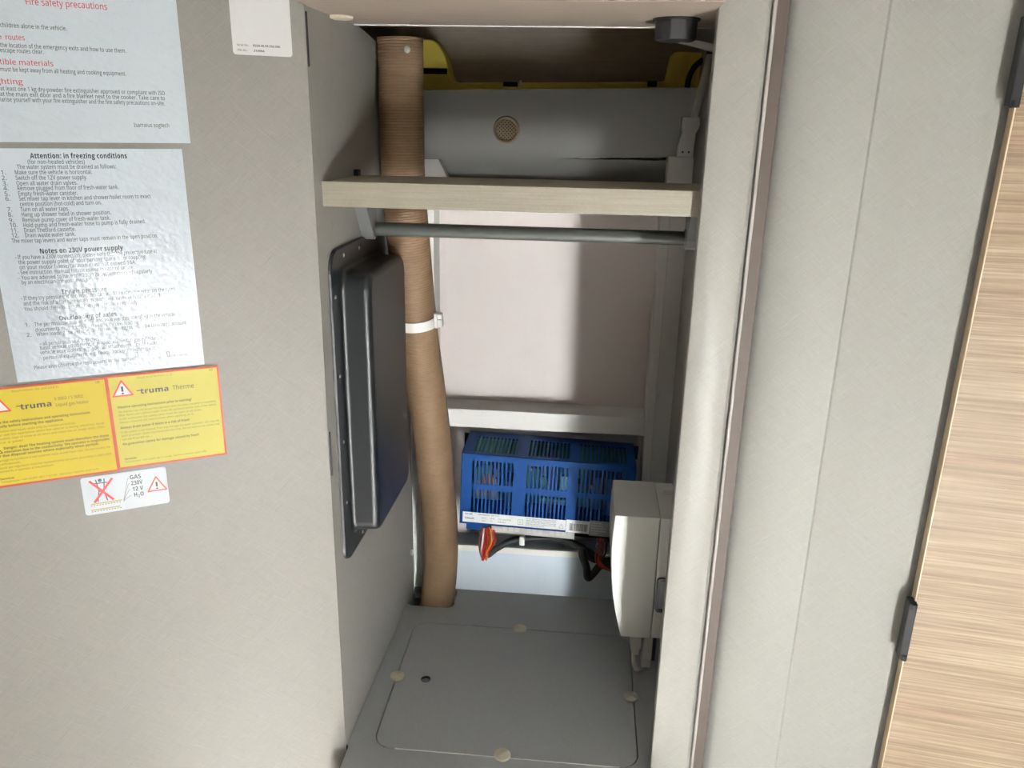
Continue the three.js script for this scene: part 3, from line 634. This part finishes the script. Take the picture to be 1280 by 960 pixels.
    c.fillStyle = '#70727a'; for (let i = 0; i < 5; i++) c.fillText(['Vor dem Oeffnen des Gehaeuses Netzstecker', 'ziehen. Before opening unplug the mains', 'cable. Nur fuer den Einbau in Fahrzeuge', 'bestimmt. Use only in vehicles as described', 'in the operating manual.'][i], 630, 16 + i * 18, 300);
    c.strokeStyle = '#5a5c64'; c.beginPath(); c.moveTo(958, 84); c.lineTo(1004, 84); c.lineTo(981, 44); c.closePath(); c.stroke();
  });
  const plate = (x0, x1, y0, y1, z, map, name, label, turn = 0) => {
    const g = new THREE.BoxGeometry((x1 - x0) * U, (y1 - y0) * U, 0.0008); g.rotateZ(turn); g.translate((x0 + x1) / 2 * U, (y0 + y1) / 2 * U, z);
    mesh(name, g, std(0xffffff, 0.42, { map }), root).userData = { label };
  };
  plate(0.006, 0.2085, 0.0045, 0.0262, 0.0006, lab, 'rating_label', 'long white printed rating label');
  const bar = tex(256, 128, '#ececec', (c) => { c.fillStyle = '#4c4c50'; let x = 40; while (x < 236) { const w = 2 + Math.floor(rnd() * 6); c.fillRect(x, 34, w, 74); x += w + 2 + Math.floor(rnd() * 5); } c.font = '14px monospace'; c.fillText('927.002.15', 60, 24); });
  plate(0.209, 0.2555, 0.0015, 0.0285, 0.0018, bar, 'barcode_label', 'white barcode label');
  const grey = tex(256, 140, '#8c8e90', (c) => { c.fillStyle = '#dcdcdc'; c.font = '15px sans-serif'; ['> INPUT 230 V', 'Netzanschluss', 'Sicherung T 3,15 A', 'nur durch Fachkraft', 'wechseln'].forEach((t, i) => c.fillText(t, 14, 26 + i * 24)); });
  plate(0.2545, 0.312, -0.001, 0.0315, 0.0026, grey, 'grey_label', 'grey printed label beside the barcode');
  // terminals under the front edge
  const term = mesh('terminal_block', block(0.165 * U, 0.016 * U, 0.02, 0.001, 0.145 * U, -0.012 * U, -0.022), M.socketGrey, root); term.userData = { label: 'pale grey row of plug terminals' };
  for (let i = 0; i < 14; i++) mesh('plug', block(0.0085 * U, 0.011 * U, 0.016, 0.0008, (0.068 + i * 0.0115) * U, -0.0055 * U - (i % 3) * 0.0006, -0.013), i % 4 === 1 ? M.socketGrey : M.plugGrey, term);
  mesh('terminal_cover', block(0.30 * U, 0.008 * U, 0.05, 0.001, 0.17 * U, -0.0235 * U, -0.05), M.blackMatte, root);
  for (const x of [-0.004, 0.337]) mesh('mounting_ear', block(0.012 * U, 0.028 * U, 0.004, 0.001, x * U, H - 0.016 * U, -D + 0.01), M.blackMatte, root);
  root.position.copy(V(-0.2205, -0.7555, -1.405)); root.rotation.z = -1.7 * Math.PI / 180;
  root.userData = { label: 'blue slotted metal power supply mounted under the rear ledge', category: 'power supply' };
  scene.add(root);
}
thing('wire_bundle', 'red, orange and white wires hanging from the left end of the blue power supply', 'wires', (o) => {
  [[M.red, 0, 0], [M.orange, 0.004, 0.003], [M.white, -0.004, 0.002], [M.red, 0.007, -0.003], [M.brownWire, -0.007, -0.004], [M.orange, 0.002, -0.006], [M.red, -0.002, 0.005]].forEach(([m, dx, dz], i) => {
    mesh('wire', tube([V(-0.166 + dx * 1.6, -0.768, -1.415 + dz), V(-0.165 + dx * 2.2, -0.79, -1.405 + dz), V(-0.171 + dx * 1.2, -0.818, -1.405 + dz), V(-0.168 + dx * 0.5 - i * 0.0008, -0.836, -1.41 + dz), V(-0.1655, -0.822 + i * 0.001, -1.402)], 0.0024, 36, 8), m, o);
  });
});
thing('cable_loom', 'black taped cable loom sagging along the underside of the blue power supply', 'cable', (o) => {
  mesh('loom', tube([V(-0.172, -0.795, -1.44), V(-0.178, -0.812, -1.425), V(-0.168, -0.832, -1.42), V(-0.150, -0.822, -1.43), V(-0.12, -0.808, -1.44), V(-0.07, -0.803, -1.45), V(-0.02, -0.803, -1.45), V(0.02, -0.812, -1.44), V(0.045, -0.822, -1.43), V(0.07, -0.835, -1.43), V(0.105, -0.85, -1.43)], 0.0075, 90, 12), M.cable, o);
  mesh('branch', tube([V(0.022, -0.799, -1.41), V(0.024, -0.81, -1.405), V(0.033, -0.84, -1.41), V(0.038, -0.866, -1.415), V(0.048, -0.858, -1.42), V(0.062, -0.842, -1.425), V(0.08, -0.846, -1.43), V(0.10, -0.87, -1.43)], 0.0085, 60, 12), M.cable, o);
  mesh('branch', tube([V(0.030, -0.799, -1.41), V(0.036, -0.815, -1.41), V(0.058, -0.83, -1.42), V(0.085, -0.825, -1.42), V(0.11, -0.835, -1.42)], 0.0065, 40, 10), M.cable, o);
  mesh('tie', block(0.012, 0.022, 0.014, 0.003).translate(...V(-0.098, -0.803, -1.437).toArray()), M.white, o).userData = { label: 'small white cable clip' };
});
thing('wire_bundle', 'thin red-brown wires beside the black cables at the right of the blue power supply', 'wires', (o) => {
  for (const [dx, m] of [[0, M.brownWire], [0.006, M.red], [0.011, M.brownWire], [0.016, M.cable]])
    mesh('wire', tube([V(0.052 + dx, -0.772, -1.408), V(0.050 + dx * 1.2, -0.795, -1.4), V(0.050 + dx * 0.8, -0.81, -1.388), V(0.060 + dx, -0.822, -1.386), V(0.085 + dx, -0.83, -1.386)], 0.0019, 32, 8), m, o);
});

// ---------------------------------------------------------------- grey fuse box on the right wall
thing('fuse_box', 'light grey plastic fuse box with a bulged cover mounted on the right wall', 'fuse box', (o) => {
  const z0 = -1.31, z1 = -1.172;
  const cover = new THREE.Shape(), q = (x, y) => [x * U, EYE + y * U];
  cover.moveTo(...q(0.141, -0.6)); cover.lineTo(...q(0.071, -0.6)); cover.quadraticCurveTo(...q(0.069, -0.6), ...q(0.0688, -0.603)); cover.bezierCurveTo(...q(0.064, -0.67), ...q(0.066, -0.74), ...q(0.0905, -0.822));
  cover.quadraticCurveTo(...q(0.0912, -0.8265), ...q(0.094, -0.8265)); cover.lineTo(...q(0.141, -0.8265)); cover.lineTo(...q(0.141, -0.6));
  let g = ext(cover, (z1 - z0) * U - 0.004, 0.002); g.translate(0, 0, z0 * U + 0.002); g = toCreasedNormals(g, 0.5);
  mesh('cover', metreUV(g), M.box, o);
  mesh('base', board(0.1422, 0.1735, -0.8255, -0.601, z0, z1 - 0.0006, 0.0015), M.box, o);
  const l = mesh('latch', (() => { const s = roundRect(0, 0, 0.026 * U, 0.064 * U, 0.006); s.holes.push(roundRect(0.0055, 0.006, 0.026 * U - 0.005, 0.064 * U - 0.006, 0.003, THREE.Path)); const e = ext(s, 0.006, 0.0006); e.translate(0.1445 * U, EYE - 0.772 * U, z1 * U - 0.002); return e; })(), M.latchGrey, o);
  l.userData = { label: 'dark grey latch frame' };
  mesh('latch_plate', board(0.147, 0.168, -0.769, -0.711, z1 - 0.001, z1 + 0.001, 0.001), M.bracket, l);
  const s = cyl(0.0075, 0.02, 18); s.rotateZ(Math.PI / 2); s.translate(0.162 * U, EYE - 0.592 * U, -1.265 * U); mesh('fixing_peg', s, M.white, o);
});
thing('cable_plug', 'white cable plug hanging from the left underside of the fuse box', 'plug', (o) => {
  mesh('body', board(0.110, 0.1275, -0.8555, -0.826, -1.205, -1.178, 0.002), M.plugGrey, o);
  mesh('sleeve', board(0.1125, 0.125, -0.868, -0.854, -1.202, -1.181, 0.002), M.plugGrey, o);
  mesh('cable', tube([V(0.1165, -0.862, -1.19), V(0.117, -0.885, -1.188), V(0.124, -0.902, -1.188), V(0.136, -0.903, -1.195), V(0.15, -0.89, -1.23), V(0.165, -0.86, -1.28)], 0.0036, 40, 10), M.plugGrey, o);
});
thing('cable_plug', 'grey-white square plug hanging from the right underside of the fuse box', 'plug', (o) => {
  mesh('body', board(0.1315, 0.1465, -0.872, -0.826, -1.2, -1.176, 0.0018), M.plugGrey, o);
  mesh('tip', board(0.130, 0.1455, -0.8895, -0.871, -1.198, -1.178, 0.0015), M.socketGrey, o);
  mesh('tab', board(0.1475, 0.1535, -0.88, -0.826, -1.2, -1.185, 0.001), M.latchGrey, o);
});

// ---------------------------------------------------------------- ventilated panel and things above the shelf
thing('ventilated_panel', 'grey panel with a round vent across the back above the shelf', 'panel', (o) => {
  // front plate with a round opening for the vent
  const s = shapeOf([[-0.30, -0.0635], [0.165, -0.0495], [0.168, 0.0565], [-0.30, 0.0455]].map(([a, b]) => [a * U, EYE + b * U])), c = [-0.1392 * U, EYE - 0.0145 * U], R = 0.0185 * U;
  const h = new THREE.Path(); h.absarc(...c, R, 0, Math.PI * 2); s.holes.push(h);
  const g = ext(s, 0.012); g.translate(0, 0, -1.40 * U - 0.012); g.computeVertexNormals(); mesh('plate', metreUV(g), M.unitGrey, o);
  const ring = new THREE.TorusGeometry(R + 0.0015, 0.003, 10, 40); ring.scale(1, 1, 0.7); ring.translate(...c, -1.40 * U);
  const r = mesh('vent', ring, std(srgb(78, 66, 50), 0.5), o); r.userData = { label: 'round brown vent with a lattice' };
  const bars = [];
  for (const sg of [1, -1]) for (let i = -4; i <= 4; i++) { const d = i * R / 4.4, len = 2 * Math.sqrt(Math.max(0, R * R - d * d)); const b = new THREE.BoxGeometry(0.0022, len, 0.0018); b.translate(d, 0, sg * 0.0006); b.rotateZ(sg * Math.PI / 4); b.translate(...c, -1.40 * U - 0.004); bars.push(b); }
  mesh('lattice', mergeGeometries(bars), std(srgb(92, 78, 58), 0.55), r);
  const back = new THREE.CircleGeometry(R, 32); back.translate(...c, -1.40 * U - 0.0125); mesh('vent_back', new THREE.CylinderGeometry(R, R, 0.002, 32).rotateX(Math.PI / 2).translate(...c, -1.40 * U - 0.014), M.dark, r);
  // underside, recess and lower lip
  { const u = ext(shapeOf([[-0.30, -0.066], [0.166, -0.052], [0.166, -0.0485], [-0.30, -0.0625]].map(([a, b]) => [a * U, EYE + b * U])), 0.115 * U); u.translate(0, 0, -1.5195 * U); mesh('underside', metreUV(u), M.unitGrey, o); }
  mesh('recess_back', board(-0.277, 0.133, -0.11, -0.06, -1.464, -1.452, 0.001), M.unitGrey, o);
  mesh('lower_lip', board(-0.245, 0.166, -0.118, -0.1005, -1.462, -1.425, 0.003), M.unitGrey, o);
  let e = ext(shapeOf([[-0.30, -0.06], [-0.262, -0.06], [-0.243, -0.0995], [-0.258, -0.107], [-0.30, -0.107]].map(([a, b]) => [a * U, EYE + b * U])), 0.03); e.translate(0, 0, -1.452 * U); mesh('side_return', metreUV(e), M.returnGrey, o);
});
thing('yellow_case', 'yellow moulded case with raised ends and black bands lying behind the vented panel', 'case', (o) => {
  const s = new THREE.Shape(), q = (x, y) => [x * U, EYE + y * U];
  s.moveTo(...q(-0.335, 0.04)); s.lineTo(...q(-0.335, 0.128)); s.lineTo(...q(-0.274, 0.128)); s.bezierCurveTo(...q(-0.262, 0.126), ...q(-0.252, 0.106), ...q(-0.247, 0.086)); s.bezierCurveTo(...q(-0.245, 0.07), ...q(-0.240, 0.061), ...q(-0.228, 0.0605));
  s.lineTo(...q(0.112, 0.0665)); s.lineTo(...q(0.124, 0.069)); s.lineTo(...q(0.130, 0.108)); s.quadraticCurveTo(...q(0.132, 0.114), ...q(0.14, 0.114)); s.lineTo(...q(0.178, 0.113)); s.lineTo(...q(0.178, 0.04)); s.lineTo(...q(-0.335, 0.04));
  let g = ext(s, 0.055, 0.003); g.translate(0, 0, -1.452 * U - 0.058); g = toCreasedNormals(g, 0.6);
  mesh('shell', metreUV(g), M.yellow, o);
  mesh('band', board(-0.30, -0.2475, 0.0735, 0.083, -1.454, -1.449, 0.001).rotateZ(0), M.blackMatte, o).userData = { label: 'black band on the raised left end' };
  mesh('band', tube([V(0.158, 0.058, -1.449), V(0.160, 0.075, -1.448), V(0.167, 0.09, -1.448), V(0.180, 0.102, -1.448)], 0.0052, 24, 10), M.blackMatte, o).userData = { label: 'curved black band on the raised right end' };
  mesh('band', board(-0.151, -0.126, 0.0555, 0.063, -1.4535, -1.449, 0.001), M.blackMatte, o);
  mesh('peg', board(-0.1225, -0.1195, 0.0555, 0.0655, -1.453, -1.448, 0.0008), M.white, o);
  mesh('band', board(0.092, 0.108, 0.0585, 0.068, -1.4535, -1.449, 0.001), M.blackMatte, o);
});
thing('aerial_cable', 'grey cable sleeve ending in a flat connector above the right end of the shelf', 'cable', (o) => {
  mesh('sleeve', tube([V(0.1705, 0.108, -1.268), V(0.1690, 0.098, -1.27), V(0.1605, 0.052, -1.27), V(0.1515, 0.006, -1.27)], 0.0066, 30, 14), M.socketGrey, o);
  const s = shapeOf([[0.135, 0.010], [0.160, 0.0105], [0.1615, 0.0], [0.160, -0.006], [0.1565, -0.012], [0.1555, -0.030], [0.1535, -0.047], [0.131, -0.047], [0.132, -0.030], [0.136, -0.012], [0.1345, -0.004]].map(([a, b]) => [a * U, EYE + b * U]));
  const g = ext(s, 0.010, 0.0015); g.translate(0, 0, -1.27 * U - 0.005); const c = mesh('connector', g, M.socketGrey, o);
  for (const x of [0.139, 0.148]) mesh('screw', new THREE.SphereGeometry(0.0016, 10, 8).translate(x * U, EYE - 0.0395 * U, -1.27 * U + 0.0065), M.dark, c);
  mesh('socket_plate', board(0.1195, 0.1575, -0.0885, -0.0465, -1.285, -1.272, 0.001), M.socketGrey, o);
  mesh('strain_relief', cyl(0.0082, 0.014, 18).translate(...V(0.1695, 0.103, -1.269).toArray()), M.blackMatte, o);
});
thing('ceiling_knob', 'black round knob under the cupboard ceiling with a pale lever behind it', 'knob', (o) => {
  const p = [[0, -0.033], [0.024, -0.033], [0.0268, -0.0315], [0.0282, -0.028], [0.0286, -0.006], [0.0292, -0.0035], [0.0322, -0.0025], [0.0322, 0], [0, 0]].map(([a, b]) => new THREE.Vector2(a * 1.0, b * 0.86));
  const g = toCreasedNormals(new THREE.LatheGeometry(p, 48), 0.7); g.translate(0.1005 * U, EYE + 0.1238 * U, -1.10 * U); mesh('knob_body', g, M.blackMatte, o);
  const s = shapeOf([[0.0, 0.004], [0.02, 0.0045], [0.060, -0.004], [0.060, -0.013], [0.03, -0.005], [0.004, 0.0]].map(([a, b]) => [a * U, b * U]));
  const l = ext(s, 0.016, 0.0015); l.translate(0.100 * U, EYE + 0.0985 * U, -1.125 * U); mesh('lever', l, M.socketGrey, o).userData = { label: 'pale grey lever' };
});

renderer.render(scene, camera);
